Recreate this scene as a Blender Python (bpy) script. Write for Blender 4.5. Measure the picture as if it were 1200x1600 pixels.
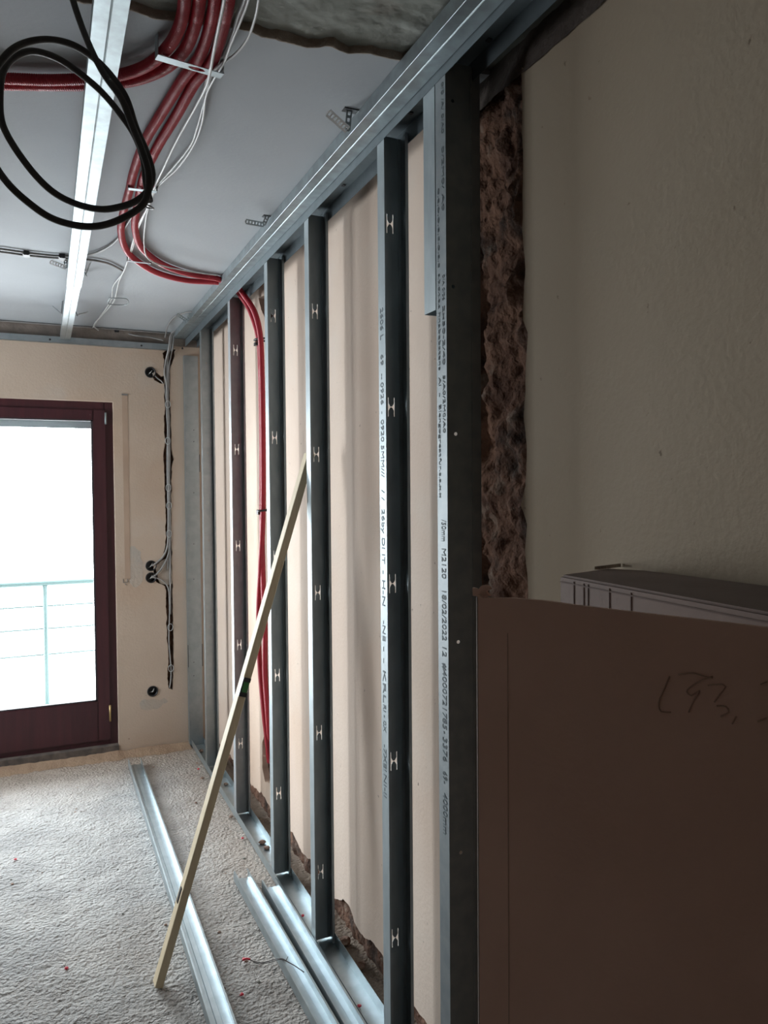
import bpy, bmesh, math, random
from math import sin, cos, pi, radians
from mathutils import Vector, Matrix, noise

for o in list(bpy.data.objects): bpy.data.objects.remove(o)
SC = bpy.context.scene
COL = SC.collection
random.seed(7)

# ------------------------------------------------------------------ camera
YAW, PITCH, ROLL, FPX, CH = radians(24.15), radians(1.555), radians(.444), 1200.0, 1.6
_f = Vector((sin(YAW)*cos(PITCH), cos(YAW)*cos(PITCH), -sin(PITCH)))
_r0 = Vector((cos(YAW), -sin(YAW), 0)); _d0 = _f.cross(_r0)
_r = _r0*cos(ROLL)+_d0*sin(ROLL); _d = -_r0*sin(ROLL)+_d0*cos(ROLL)
cam = bpy.data.objects.new('camera', bpy.data.cameras.new('camera'))
COL.objects.link(cam); SC.camera = cam
m = Matrix.Identity(4)
for i in range(3):
    m[i][0] = _r[i]; m[i][1] = -_d[i]; m[i][2] = -_f[i]
m[2][3] = CH
cam.matrix_world = m
cam.data.sensor_fit = 'VERTICAL'; cam.data.sensor_height = 36; cam.data.lens = 36*FPX/1600
cam.data.clip_start = .05

# ------------------------------------------------------------------ daylight and exposure
SC.view_settings.view_transform = 'Standard'; SC.view_settings.look = 'None'
SC.view_settings.gamma = 1; SC.view_settings.use_curve_mapping = False
SC.view_settings.exposure = 0.0
W = bpy.data.worlds.new('overcast_sky'); SC.world = W; W.use_nodes = True
bg = W.node_tree.nodes['Background']
bg.inputs[0].default_value = (.90, .96, 1.0, 1); bg.inputs[1].default_value = 21.0
def portal(name, x, y, z, sx, sz, rz=0):
    l = bpy.data.lights.new(name, 'AREA'); l.shape = 'RECTANGLE'; l.size = sx; l.size_y = sz
    l.cycles.is_portal = True
    o = bpy.data.objects.new(name, l); COL.objects.link(o)
    o.location = (x, y, z); o.rotation_euler = (radians(-90), 0, rz)
portal('door_daylight', -.2, 5.12, 1.1, 1.2, 2.1)
portal('window_daylight', -1.87, 4.25, 1.45, 1.1, 1.35, radians(90))

# ------------------------------------------------------------------ pixel -> place
def ray(u, v):
    return _r*((u-600)/FPX)+_d*((v-800)/FPX)+_f
def at(u, v, ax, val):
    d = ray(u, v); o = (0, 0, CH); t = (val-o[ax])/d[ax]
    return Vector((0, 0, CH))+d*t
def onX(u, v, X): return at(u, v, 0, X)
def onY(u, v, Y): return at(u, v, 1, Y)
def onZ(u, v, Z): return at(u, v, 2, Z)
def onD(u, v, D): return Vector((0, 0, CH))+ray(u, v)*D

XF, XT, XW, YB, ZC = .851, .925, .985, 4.937, 2.597

# ------------------------------------------------------------------ materials
def mat(name, col, rough=.8, metal=0, col2=None, scale=8, bump=0, bscale=60, detail=6, lo=.35, hi=.7, spec=.5, stretch=None, bdist=.01, bdet=6):
    M = bpy.data.materials.new(name); M.use_nodes = True
    n = M.node_tree.nodes; L = M.node_tree.links; b = n['Principled BSDF']
    b.inputs['Base Color'].default_value = (*col, 1); b.inputs['Roughness'].default_value = rough
    b.inputs['Metallic'].default_value = metal; b.inputs['Specular IOR Level'].default_value = spec
    tc = n.new('ShaderNodeTexCoord'); vec = tc.outputs['Object']
    if stretch:
        mp = n.new('ShaderNodeMapping'); mp.inputs['Scale'].default_value = stretch
        L.new(vec, mp.inputs[0]); vec = mp.outputs[0]
    if col2:
        t = n.new('ShaderNodeTexNoise'); t.inputs['Scale'].default_value = scale; t.inputs['Detail'].default_value = detail
        L.new(vec, t.inputs['Vector'])
        r = n.new('ShaderNodeValToRGB'); r.color_ramp.elements[0].position = lo; r.color_ramp.elements[1].position = hi
        r.color_ramp.elements[0].color = (*col, 1); r.color_ramp.elements[1].color = (*col2, 1)
        L.new(t.outputs['Fac'], r.inputs[0]); L.new(r.outputs[0], b.inputs['Base Color'])
    if bump:
        t = n.new('ShaderNodeTexNoise'); t.inputs['Scale'].default_value = bscale; t.inputs['Detail'].default_value = 6
        L.new(vec, t.inputs['Vector'])
        t.inputs['Detail'].default_value = bdet
        u = n.new('ShaderNodeBump'); u.inputs['Strength'].default_value = bump; u.inputs['Distance'].default_value = bdist
        L.new(t.outputs['Fac'], u.inputs['Height']); L.new(u.outputs[0], b.inputs['Normal'])
    return M

def mix_stain(M, col, scale, lo, hi, amount, stretch=(1, 1, 1)):
    """lay a second, blotchy colour over a material"""
    n = M.node_tree.nodes; L = M.node_tree.links; b = n['Principled BSDF']
    src = b.inputs['Base Color'].links[0].from_socket
    tc = n.new('ShaderNodeTexCoord'); mp = n.new('ShaderNodeMapping'); mp.inputs['Scale'].default_value = stretch
    mp.inputs['Location'].default_value = (3.1, 1.7, .4)
    t = n.new('ShaderNodeTexNoise'); t.inputs['Scale'].default_value = scale; t.inputs['Detail'].default_value = 8
    mr = n.new('ShaderNodeMapRange'); mr.inputs[1].default_value = lo; mr.inputs[2].default_value = hi; mr.inputs[4].default_value = amount
    mx = n.new('ShaderNodeMix'); mx.data_type = 'RGBA'
    L.new(tc.outputs['Object'], mp.inputs[0]); L.new(mp.outputs[0], t.inputs['Vector']); L.new(t.outputs['Fac'], mr.inputs[0])
    L.new(mr.outputs[0], mx.inputs[0]); L.new(src, mx.inputs[6]); mx.inputs[7].default_value = (*col, 1)
    L.new(mx.outputs[2], b.inputs['Base Color'])

M_wall = mat('cream_plaster', (.62, .49, .40), .9, 0, (.69, .575, .485), 1.6, .12, 90)
mix_stain(M_wall, (.42, .25, .12), 1.3, .56, .85, .55, (1, 1, .5))
mix_stain(M_wall, (.62, .58, .52), 3.0, .55, .75, .4)
mix_stain(M_wall, (.13, .09, .06), 38, .71, .76, .75)
M_walln = mat('olive_plaster_dimmed', (.40, .33, .245), .9, 0, (.44, .37, .285), 1.6, .12, 90)  # yellowish plaster, also darkened in place of the weaker light near the camera
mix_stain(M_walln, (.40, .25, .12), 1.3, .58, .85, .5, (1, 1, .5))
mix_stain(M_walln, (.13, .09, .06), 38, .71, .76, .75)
M_wallb = mat('peach_plaster', (.47, .375, .295), .9, 0, (.54, .44, .355), 2.2, .12, 90)
mix_stain(M_wallb, (.46, .28, .17), 1.6, .54, .80, .5)
mix_stain(M_wallb, (.50, .47, .43), 3.4, .56, .75, .5)
mix_stain(M_wallb, (.2, .13, .09), 30, .72, .78, .6)
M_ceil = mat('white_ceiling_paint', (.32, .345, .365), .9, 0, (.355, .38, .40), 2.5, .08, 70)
M_conc = mat('raw_concrete', (.18, .19, .165), .95, 0, (.29, .30, .275), 4, .6, 30)
mix_stain(M_conc, (.16, .10, .07), 6, .58, .74, .6)
M_edge = mat('broken_plaster_edge', (.36, .31, .26), .95, 0, (.20, .15, .12), 20, .8, 60)
M_brick = mat('broken_masonry', (.10, .048, .030), .95, 0, (.26, .14, .09), 9, 1.0, 45, bdist=.02)
mix_stain(M_brick, (.35, .29, .23), 13, .58, .72, .7)
mix_stain(M_brick, (.02, .015, .012), 7, .55, .66, .8)
M_floor = mat('rough_screed', (.33, .335, .33), .95, 0, (.46, .465, .455), 5, 1.0, 75, bdist=.015, bdet=2.5)
mix_stain(M_floor, (.36, .29, .22), 1.2, .52, .8, .4)
def dusty_zone(M, col, amount):
    """brick dust trodden along the two walls"""
    n = M.node_tree.nodes; L = M.node_tree.links; b = n['Principled BSDF']; src = b.inputs['Base Color'].links[0].from_socket
    tc = n.new('ShaderNodeTexCoord'); sp = n.new('ShaderNodeSeparateXYZ'); L.new(tc.outputs['Object'], sp.inputs[0])
    mx_ = n.new('ShaderNodeMapRange'); mx_.inputs[1].default_value = .50; mx_.inputs[2].default_value = 1.0; L.new(sp.outputs['X'], mx_.inputs[0])
    my_ = n.new('ShaderNodeMapRange'); my_.inputs[1].default_value = 4.25; my_.inputs[2].default_value = 4.9; L.new(sp.outputs['Y'], my_.inputs[0])
    a = n.new('ShaderNodeMath'); a.operation = 'MAXIMUM'; L.new(mx_.outputs[0], a.inputs[0]); L.new(my_.outputs[0], a.inputs[1])
    c = n.new('ShaderNodeMath'); c.operation = 'MULTIPLY'; c.inputs[1].default_value = amount; L.new(a.outputs[0], c.inputs[0])
    m_ = n.new('ShaderNodeMix'); m_.data_type = 'RGBA'; L.new(c.outputs[0], m_.inputs[0]); L.new(src, m_.inputs[6]); m_.inputs[7].default_value = (*col, 1)
    L.new(m_.outputs[2], b.inputs['Base Color'])
dusty_zone(M_floor, (.34, .25, .175), .75)
mix_stain(M_floor, (.15, .13, .115), 42, .60, .72, .6)
M_dust = mat('sandy_dust', (.34, .24, .16), .95, 0, (.27, .18, .12), 8, .6, 80)
M_zinc = mat('galvanised_steel', (.31, .36, .38), .55, .68, (.38, .43, .45), 30, .02, 14, detail=2, stretch=(1, 1, .35))
M_zinc2 = mat('galvanised_steel_bright', (.42, .49, .52), .42, .95, (.49, .56, .59), 22, .015, 12, detail=2)
M_zincd = mat('galvanised_steel_dull', (.34, .385, .40), .42, .9, (.41, .45, .465), 25, .03, 14)
M_red = mat('red_plastic_conduit', (.36, .012, .028), .40, 0, (.42, .02, .036), 12, .05, 40)
M_cdp = mat('galvanised_steel_brushed', (.27, .305, .315), .5, .9, (.36, .42, .44), 25, .015, 12)
M_bright = mat('zinc_pale_glint', (.85, .88, .90), .5, .1)  # pale, barely metallic: the bright reflection on the hanger legs is put into the colour
M_cabb = mat('black_rubber_cable', (.050, .047, .047), .6, 0, (.07, .066, .064), 40)
M_cabw = mat('light_grey_cable', (.56, .58, .58), .42, 0, (.48, .49, .48), 20)
M_cabm = mat('mid_grey_cable', (.26, .255, .245), .5, 0, (.33, .32, .31), 20)
M_cabg = mat('grey_cable', (.20, .20, .195), .5, 0, (.28, .27, .26), 20)
M_blk = mat('black_plastic', (.014, .014, .016), .45)
M_frame = mat('dark_red_stained_wood', (.042, .010, .014), .45, 0, (.06, .013, .018), 30, .08, 40, stretch=(1, 1, .08))
mix_stain(M_frame, (.35, .3, .28), 60, .74, .78, .7)
M_alu = mat('dusty_aluminium', (.30, .36, .37), .45, .6)
M_gask = mat('dark_gasket', (.03, .025, .03), .6)
M_wood = mat('planed_pine', (.60, .50, .33), .6, 0, (.68, .58, .40), 14, .1, 60, stretch=(4, 4, .25))
M_green = mat('green_vial', (.06, .24, .07), .25)
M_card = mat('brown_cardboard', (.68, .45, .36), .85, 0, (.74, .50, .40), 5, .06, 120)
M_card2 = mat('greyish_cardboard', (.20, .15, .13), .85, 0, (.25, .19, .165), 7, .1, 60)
M_fold = mat('carton_fold', (.15, .11, .095), .9)
M_ink = mat('grey_ink', (.10, .13, .145), .7)
M_ink2 = mat('faded_ink', (.17, .21, .23), .7)
M_pencil = mat('dark_pencil', (.47, .31, .235), .8)
M_rail = mat('painted_teal_rail', (.045, .085, .085), .6)
M_balc = mat('pale_balcony_slab', (.75, .75, .73), .8, 0, (.68, .68, .66), 6)
M_plug = mat('red_plastic_bits', (.62, .03, .06), .5)
M_gl = bpy.data.materials.new('window_glass'); M_gl.use_nodes = True
_n = M_gl.node_tree.nodes; _l = M_gl.node_tree.links; _n.remove(_n['Principled BSDF'])
_t = _n.new('ShaderNodeBsdfTransparent'); _g = _n.new('ShaderNodeBsdfGlossy'); _g.inputs['Roughness'].default_value = .02
_fr = _n.new('ShaderNodeFresnel'); _fr.inputs[0].default_value = 1.3; _mx = _n.new('ShaderNodeMixShader')
_l.new(_fr.outputs[0], _mx.inputs[0]); _l.new(_t.outputs[0], _mx.inputs[1]); _l.new(_g.outputs[0], _mx.inputs[2])
_l.new(_mx.outputs[0], _n['Material Output'].inputs[0])

# ------------------------------------------------------------------ mesh helpers
def link(name, me, M=None, parent=None, smooth=False):
    if isinstance(me, bmesh.types.BMesh):
        bm = me; me = bpy.data.meshes.new(name); bm.normal_update(); bm.to_mesh(me); bm.free()
    if M is not None:
        me.materials.clear()
        for k in (M if isinstance(M, (list, tuple)) else [M]): me.materials.append(k)
    if smooth:
        for p in me.polygons: p.use_smooth = True
    o = bpy.data.objects.new(name, me); COL.objects.link(o)
    if parent: o.parent = parent
    return o
def thing(o, label, cat, group=None):
    o['label'] = label; o['category'] = cat
    if group: o['group'] = group
    return o
def empty(name, loc, label, cat, group=None):
    o = bpy.data.objects.new(name, None); COL.objects.link(o); o.location = loc; o.empty_display_size = .05
    bpy.context.view_layer.update()
    return thing(o, label, cat, group)
def struct(o): o['kind'] = 'structure'; return o
def child(o, parent):
    """parent in place: the child's mesh was written in world coordinates"""
    o.parent = parent; o.matrix_parent_inverse = Matrix.Translation(parent.location).inverted()
    return o
def box(bm, x0, x1, y0, y1, z0, z1, mi=0):
    v = [bm.verts.new(p) for p in ((x0,y0,z0),(x1,y0,z0),(x1,y1,z0),(x0,y1,z0),(x0,y0,z1),(x1,y0,z1),(x1,y1,z1),(x0,y1,z1))]
    for f in ((3,2,1,0),(4,5,6,7),(0,1,5,4),(1,2,6,5),(2,3,7,6),(3,0,4,7)):
        bm.faces.new([v[i] for i in f]).material_index = mi
    return bm
def boxo(name, dims, M, parent=None, bevel=0):
    bm = box(bmesh.new(), *dims)
    if bevel: bmesh.ops.bevel(bm, geom=bm.edges[:], offset=bevel, segments=2, affect='EDGES')
    return link(name, bm, M, parent)
def obox(bm, c, ax, ay, az, sx, sy, sz):
    """box centred at c along three unit axes"""
    v = [bm.verts.new(c+ax*(sx*i/2)+ay*(sy*j/2)+az*(sz*k/2)) for i, j, k in
         ((-1,-1,-1),(1,-1,-1),(1,1,-1),(-1,1,-1),(-1,-1,1),(1,-1,1),(1,1,1),(-1,1,1))]
    for f in ((3,2,1,0),(4,5,6,7),(0,1,5,4),(1,2,6,5),(2,3,7,6),(3,0,4,7)): bm.faces.new([v[i] for i in f])
def plan2d(name, outer, holes, t, M, frame, parent=None):
    """flat sheet with holes: 2-D outlines, thickness t, placed by frame(matrix)"""
    cu = bpy.data.curves.new(name, 'CURVE'); cu.dimensions = '2D'; cu.fill_mode = 'BOTH'; cu.extrude = t/2
    for poly in [outer]+holes:
        s = cu.splines.new('POLY'); s.points.add(len(poly)-1); s.use_cyclic_u = True
        for i, p in enumerate(poly): s.points[i].co = (p[0], p[1], 0, 1)
    tmp = bpy.data.objects.new('tmp', cu); COL.objects.link(tmp)
    dg = bpy.context.evaluated_depsgraph_get(); me = bpy.data.meshes.new_from_object(tmp.evaluated_get(dg))
    bpy.data.objects.remove(tmp); bpy.data.curves.remove(cu)
    me.transform(frame); me.name = name
    return link(name, me, M, parent)
def frame(o, x, y):
    x = Vector(x).normalized(); y = Vector(y).normalized(); z = x.cross(y)
    m = Matrix.Identity(4)
    for i in range(3): m[i][0] = x[i]; m[i][1] = y[i]; m[i][2] = z[i]; m[i][3] = o[i]
    return m
def text(s, size, M, fr, name='printed_text', sx=1.0, t=.0003):
    cu = bpy.data.curves.new('t', 'FONT'); cu.body = s; cu.size = size; cu.extrude = t; cu.align_y = 'CENTER'
    tmp = bpy.data.objects.new('tmp', cu); COL.objects.link(tmp)
    bpy.context.view_layer.update()
    dg = bpy.context.evaluated_depsgraph_get(); me = bpy.data.meshes.new_from_object(tmp.evaluated_get(dg))
    bpy.data.objects.remove(tmp); bpy.data.curves.remove(cu)
    xs = [v.co.x for v in me.vertices]; w = max(xs)-min(xs)
    if sx > 0 and w > 0: me.transform(Matrix.Diagonal((sx/w, 1, 1, 1)))   # sx = wanted length
    me.transform(fr); return link(name, me, M)
def spline(pts, step):
    """Catmull-Rom through points, resampled about every step metres"""
    P = [Vector(p) for p in pts]; P = [P[0]*2-P[1]]+P+[P[-1]*2-P[-2]]; out = []
    for i in range(1, len(P)-2):
        a, b, c, d = P[i-1], P[i], P[i+1], P[i+2]; n = max(2, int((c-b).length/step))
        for k in range(n):
            t = k/n
            out.append(.5*((2*b)+(c-a)*t+(2*a-5*b+4*c-d)*t*t+(3*b-a-3*c+d)*t**3))
    out.append(P[-2]); return out
def tube(bm, pts, r, step=.01, seg=10, ripple=0, pitch=.005, cap=True):
    P = spline(pts, step); n = len(P); rings = []
    T = [(P[min(i+1, n-1)]-P[max(i-1, 0)]).normalized() for i in range(n)]
    up = Vector((0, 0, 1)) if abs(T[0].z) < .9 else Vector((1, 0, 0))
    N = T[0].cross(up).normalized(); s = 0
    for i in range(n):
        N = (N-T[i]*N.dot(T[i])).normalized(); B = T[i].cross(N)
        if i: s += (P[i]-P[i-1]).length
        rr = r*(1+ripple*sin(2*pi*s/pitch))
        rings.append([bm.verts.new(P[i]+(N*cos(2*pi*k/seg)+B*sin(2*pi*k/seg))*rr) for k in range(seg)])
    for i in range(n-1):
        for k in range(seg):
            f = bm.faces.new((rings[i][k], rings[i][(k+1)%seg], rings[i+1][(k+1)%seg], rings[i+1][k])); f.smooth = True
    if cap: bm.faces.new(rings[0][::-1]); bm.faces.new(rings[-1])
    return bm
def tubeo(name, pts, r, M, parent=None, **k):
    bm = tube(bmesh.new(), pts, r, **k); bmesh.ops.recalc_face_normals(bm, faces=bm.faces[:])
    return link(name, bm, M, parent)
def sweep(prof, a, b, bm=None, t=.0009, up=Vector((0, 0, 1)), side=None):
    """sheet-metal section (list of 2-D points, side/up) drawn from a to b with wall thickness t"""
    bm = bm or bmesh.new(); a = Vector(a); b = Vector(b); d = (b-a).normalized()
    sd = side or d.cross(up).normalized(); u = sd.cross(d).normalized()
    if u.dot(up) < 0: u = -u
    P = [Vector(p) for p in prof]; n = len(P); off = []
    for i in range(n):
        d1 = (P[i]-P[i-1]).normalized() if i else (P[1]-P[0]).normalized()
        d2 = (P[i+1]-P[i]).normalized() if i < n-1 else d1
        n1 = Vector((-d1.y, d1.x)); n2 = Vector((-d2.y, d2.x)); q = (n1+n2).normalized()
        off.append(P[i]+q*t/max(.4, q.dot(n1)))
    R = []
    for e in (a, b):
        R.append([[bm.verts.new(e+sd*p.x+u*p.y) for p in L] for L in (P, off)])
    for i in range(n-1):
        bm.faces.new((R[0][0][i], R[1][0][i], R[1][0][i+1], R[0][0][i+1]))
        bm.faces.new((R[0][1][i+1], R[1][1][i+1], R[1][1][i], R[0][1][i]))
        for e in (0, 1): bm.faces.new((R[e][0][i], R[e][0][i+1], R[e][1][i+1], R[e][1][i]))
    for i in (0, n-1): bm.faces.new((R[0][0][i], R[0][1][i], R[1][1][i], R[1][0][i]))
    bmesh.ops.recalc_face_normals(bm, faces=bm.faces[:])
    return bm
def jag(pts, step, amp, sd=0, freq=14):
    """roughen a closed 2-D outline"""
    out = []
    for i, p in enumerate(pts):
        a = Vector(p); b = Vector(pts[(i+1) % len(pts)]); n = max(1, int((b-a).length/step))
        d = (b-a).normalized(); q = Vector((-d.y, d.x))
        for k in range(n):
            c = a+(b-a)*(k/n)
            w = noise.noise(Vector((c.x*freq, c.y*freq, sd)))+.5*noise.noise(Vector((c.x*freq*3, c.y*freq*3, sd+5)))
            out.append(tuple(c+q*amp*w))
    return out
def circ(x, y, r, n=20): return [(x+r*cos(2*pi*k/n), y+r*sin(2*pi*k/n)) for k in range(n)]
def rocky(name, u0, u1, v0, v1, nu, nv, fn, M, parent=None):
    bm = bmesh.new(); g = [[bm.verts.new(fn(u0+(u1-u0)*i/nu, v0+(v1-v0)*j/nv)) for j in range(nv+1)] for i in range(nu+1)]
    for i in range(nu):
        for j in range(nv):
            bm.faces.new((g[i][j], g[i+1][j], g[i+1][j+1], g[i][j+1])).smooth = True
    return link(name, bm, M, parent)
def nz(x, y, z, s=1): return noise.fractal(Vector((x*s, y*s, z*s)), 1.0, 2.0, 4)

# ------------------------------------------------------------------ floor
XL, YN = -1.75, -1.6
def floorz(x, y):
    d_ = noise.voronoi(Vector((x*48+.6*nz(x, y, 1, 20), y*48, 0)))[0]
    h = .0035*nz(x, y, 0, 9)+.0030*nz(x, y, 3, 38)+.0055*min(.7, d_[1]-d_[0])*(.5+.5*nz(x, y, 7, 6))
    dx = min(1, max(0, (.84-x)/.06))                       # flatter under the track
    h *= .25+.75*dx
    d = Vector((x-.42, y-2.42)).length
    if d < .12: h -= .008*(1-d/.12)
    return h-.004
bm = bmesh.new()
xs = [XL, -1.5]+[-1.3+i*.008 for i in range(int(2.3/.008)+1)]+[1.03]
ys = [YN, -.5, .6, 1.2]+[1.75+i*.008 for i in range(int(3.2/.008)+1)]+[5.25]
g = [[bm.verts.new((x, y, floorz(x, y) if -1.31 < x < 1.01 and 1.7 < y < 4.96 else -.004)) for y in ys] for x in xs]
for i in range(len(xs)-1):
    for j in range(len(ys)-1): bm.faces.new((g[i][j], g[i+1][j], g[i+1][j+1], g[i][j+1])).smooth = True
struct(link('floor', bm, M_floor))

# ------------------------------------------------------------------ back wall: door opening, chase, socket holes
fB = frame((0, YB+.015, 0), (1, 0, 0), (0, 0, 1))          # 2-D x,z -> world
DX0, DX1, DZ0, DZ1 = -.86, .418, .03, 2.155
def bp(u, v): p = onY(u, v, YB); return (p.x, p.z)
left = [bp(*q) for q in ((264,541),(256,552),(257,572),(258,590),(259,640),(258,660),(259,700),(256,716),(258,735),(260,790),(260,850),(258,870),(243,880),(240,893),(246,910),(260,916),(261,960),(262,1000),(264,1035),(263,1060),(264,1076))]
right = [bp(*q) for q in ((269,1078),(270,1040),(270,980),(269,915),(268,900),(267,850),(266,800),(267,740),(269.5,718),(266.5,700),(265,640),(264,600),(265,575),(271,560),(272,548),(274,541))]
left[0] = (left[0][0], 2.50); right[-1] = (right[-1][0], 2.50)
chase = []
for L_ in (left, right):
    sg = -1 if L_ is left else 1
    for p in L_: chase.append((p[0]+sg*.005+random.uniform(-.003, .003), p[1]))
chase = jag(chase, .012, .007, 3, 20)
SOCK = [bp(235, 582), bp(236, 884), bp(236, 902.5), bp(238.5, 1080)]
branch = [bp(*q) for q in ((240,582),(243,580),(252,588),(257,587),(257.5,600),(250,599),(241,594),(239,590))]
holes = [[(DX0, DZ0), (DX1, DZ0), (DX1, DZ1), (DX0, DZ1)], chase]
for s in SOCK: holes.append(circ(s[0], s[1], .031))
holes.append(branch)
wb = struct(plan2d('wall_back', [(XL, -.02), (XW+.05, -.02), (XW+.05, 2.66), (XL, 2.66)], holes, .03, M_wallb, fB))
# masonry behind the plaster, with the two openings left free
bm = bmesh.new()
for a in ((XL, DX0, -.02, 2.66), (DX0, DX1, DZ1, 2.66), (DX0, DX1, -.2, DZ0), (DX1, XW+.05, -.02, 2.66)):
    box(bm, a[0], a[1], YB+.055, YB+.24, a[2], a[3])
o = link('masonry', bm, M_brick); child(o, wb)
bm = bmesh.new()                                            # strip filling inside the reveal
for (x0, x1, z0, z1) in ((DX1, DX1+.012, DZ0, DZ1), (DX0-.012, DX0, DZ0, DZ1), (DX0, DX1, DZ1, DZ1+.012)):
    box(bm, x0, x1, YB+.029, YB+.06, z0, z1)
child(link('reveal', bm, M_wallb), wb)
# old marks on the plaster: covered strap slot, patch of filler
child(boxo('raw_strip', (XL, XW+.01, YB-.001, YB+.002, 2.515, 2.596), mat('raw_grey_strip', (.20, .17, .15), .95, 0, (.30, .255, .22), 12, .5, 40)), wb)
p0 = bp(191, 618); p1 = bp(197, 905)
child(boxo('strap_slot_cover', (p0[0]-.002, p0[0]+.030, YB-.0015, YB+.002, p1[1], p0[1]), mat('pinkish_filler', (.38, .275, .205), .9, 0, (.43, .32, .24), 6)), wb)
q0 = bp(191, 617); child(boxo('clip', (q0[0]-.004, q0[0]+.032, YB-.004, YB+.001, q0[1]-.002, q0[1]+.006), M_cabg), wb)
q1 = bp(192, 907)
bm = bmesh.new()
for dx in (0, .026): box(bm, q1[0]+dx, q1[0]+dx+.003, YB-.003, YB+.001, q1[1]-.012, q1[1]+.01)
box(bm, q1[0], q1[0]+.029, YB-.003, YB+.001, q1[1]-.014, q1[1]-.011)
box(bm, q1[0]+.012, q1[0]+.018, YB-.003, YB+.001, q1[1]-.028, q1[1]-.022)
child(link('clip', bm, M_cabg), wb)
M_fill = mat('grey_filler', (.42, .38, .335), .9, 0, (.47, .39, .32), 9, .3, 60)
def patch(c, rx, rz, sd, hole=None):
    P = jag([(c[0]+rx*cos(k*pi/12), c[1]+rz*sin(k*pi/12)) for k in range(24)], .01, .03, sd, 11)
    hs = []
    child(plan2d('filler_patch', P, hs, .0012, M_fill, frame((0, YB-.0002, 0), (1, 0, 0), (0, 0, 1))), wb)
patch((SOCK[3][0]+.01, SOCK[3][1]-.075), .085, .035, 2, [])
child(plan2d('filler_patch', jag([bp(*q) for q in ((244,884),(256,875),(262,872),(268,870),(270,912),(262,915),(250,911),(245,897))], .01, .004, 8, 20), [], .002, M_fill, frame((0, YB+.010, 0), (1, 0, 0), (0, 0, 1))), wb)
patch((SOCK[1][0]-.095, SOCK[1][1]+.0), .045, .12, 5, [])
# ragged dust heap and torn plaster foot of the wall
def dustf(x, t):
    n = .5+.5*nz(x, 0, 2, 7); y = YB-.004-(.04+.13*n)*t
    return Vector((x, y, (.030*n+.004)*(1-t)**1.4+floorz(x, y)*t+.0015))
struct(rocky('trim_1', -.75, .84, 0, 1, 160, 10, dustf, M_dust))
bpy.data.objects['trim_1']['label'] = 'orange sandy dust swept along the foot of the back wall'

# ------------------------------------------------------------------ balcony door
door = struct(bpy.data.objects.new('door_1', None)); COL.objects.link(door); door.location = (-.22, YB+.08, .03)
bpy.context.view_layer.update()
YD = YB+.045
def ch(n, bm, M, p=door, **k): return child(link(n, bm, M, **k), p)
bm = bmesh.new()
for a in ((DX1-.050, DX1+.004, DZ0, DZ1), (DX0-.004, DX0+.050, DZ0, DZ1), (DX0+.05, DX1-.05, DZ1-.058, DZ1+.004), (DX0+.05, DX1-.05, DZ0, .115)):
    box(bm, a[0], a[1], YD, YD+.075, a[2], a[3])
bmesh.ops.bevel(bm, geom=bm.edges[:], offset=.003, segments=2, affect='EDGES'); ch('door_frame', bm, M_frame)
GX1, GX0, GZ0, GZ1 = .302, -.74, .33, 2.045
bm = bmesh.new()
SX0, SX1, SZ0, SZ1 = DX0+.04, DX1-.042, .085, DZ1-.048
for a in ((GX1, SX1, SZ0, SZ1), (SX0, GX0, SZ0, SZ1), (GX0, GX1, GZ1, SZ1), (GX0, GX1, SZ0, GZ0)):
    box(bm, a[0], a[1], YD-.014, YD+.055, a[2], a[3])
bmesh.ops.bevel(bm, geom=bm.edges[:], offset=.004, segments=2, affect='EDGES'); sash = ch('door_sash', bm, M_frame)
bm = bmesh.new()
for a in ((GX1-.010, GX1+.001, GZ0, GZ1), (GX0-.001, GX0+.01, GZ0, GZ1), (GX0, GX1, GZ1-.008, GZ1+.001), (GX0, GX1, GZ0-.001, GZ0+.008)):
    box(bm, a[0], a[1], YD-.006, YD+.02, a[2], a[3])
ch('gasket', bm, M_gask)
ch('glass_pane', box(bmesh.new(), GX0, GX1, YD+.022, YD+.027, GZ0, GZ1), M_gl)
ch('shutter_slat', box(bmesh.new(), GX0-.05, GX1+.05, YD+.10, YD+.115, 2.00, 2.14), M_alu)
ch('threshold', box(bmesh.new(), DX0, DX1, YB-.005, YD+.14, -.01, .055), mat('dirty_threshold', (.07, .06, .055), .8, 0, (.16, .13, .11), 20))
bm = tube(bmesh.new(), [(SX1-.004, YD-.02, .20), (SX1-.004, YD-.02, .30)], .006, .05); ch('hinge', bm, mat('brass', (.55, .42, .2), .4, .8))
bm = tube(bmesh.new(), [(SX1+.0, YD-.018, 2.02), (SX1+.0, YD-.018, 2.09)], .006, .05); ch('hinge', bm, M_alu)

# window in the left wall, out of the picture: the room's second daylight
WY0, WY1, WZ0, WZ1 = 3.7, 4.8, .8, 2.15
win = struct(bpy.data.objects.new('window_1', None)); COL.objects.link(win); win.location = (XL-.1, 4.25, .8)
bpy.context.view_layer.update()
bm = bmesh.new()
for a in ((WY0, WY0+.07, WZ0, WZ1), (WY1-.07, WY1, WZ0, WZ1), (WY0+.07, WY1-.07, WZ1-.07, WZ1), (WY0+.07, WY1-.07, WZ0, WZ0+.07), (4.22, 4.28, WZ0+.07, WZ1-.07)):
    box(bm, XL-.14, XL-.08, a[0], a[1], a[2], a[3])
ch('window_frame', bm, M_frame, win)
ch('glass_pane', box(bmesh.new(), XL-.115, XL-.11, WY0+.07, WY1-.07, WZ0+.07, WZ1-.07), M_gl, win)

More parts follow.
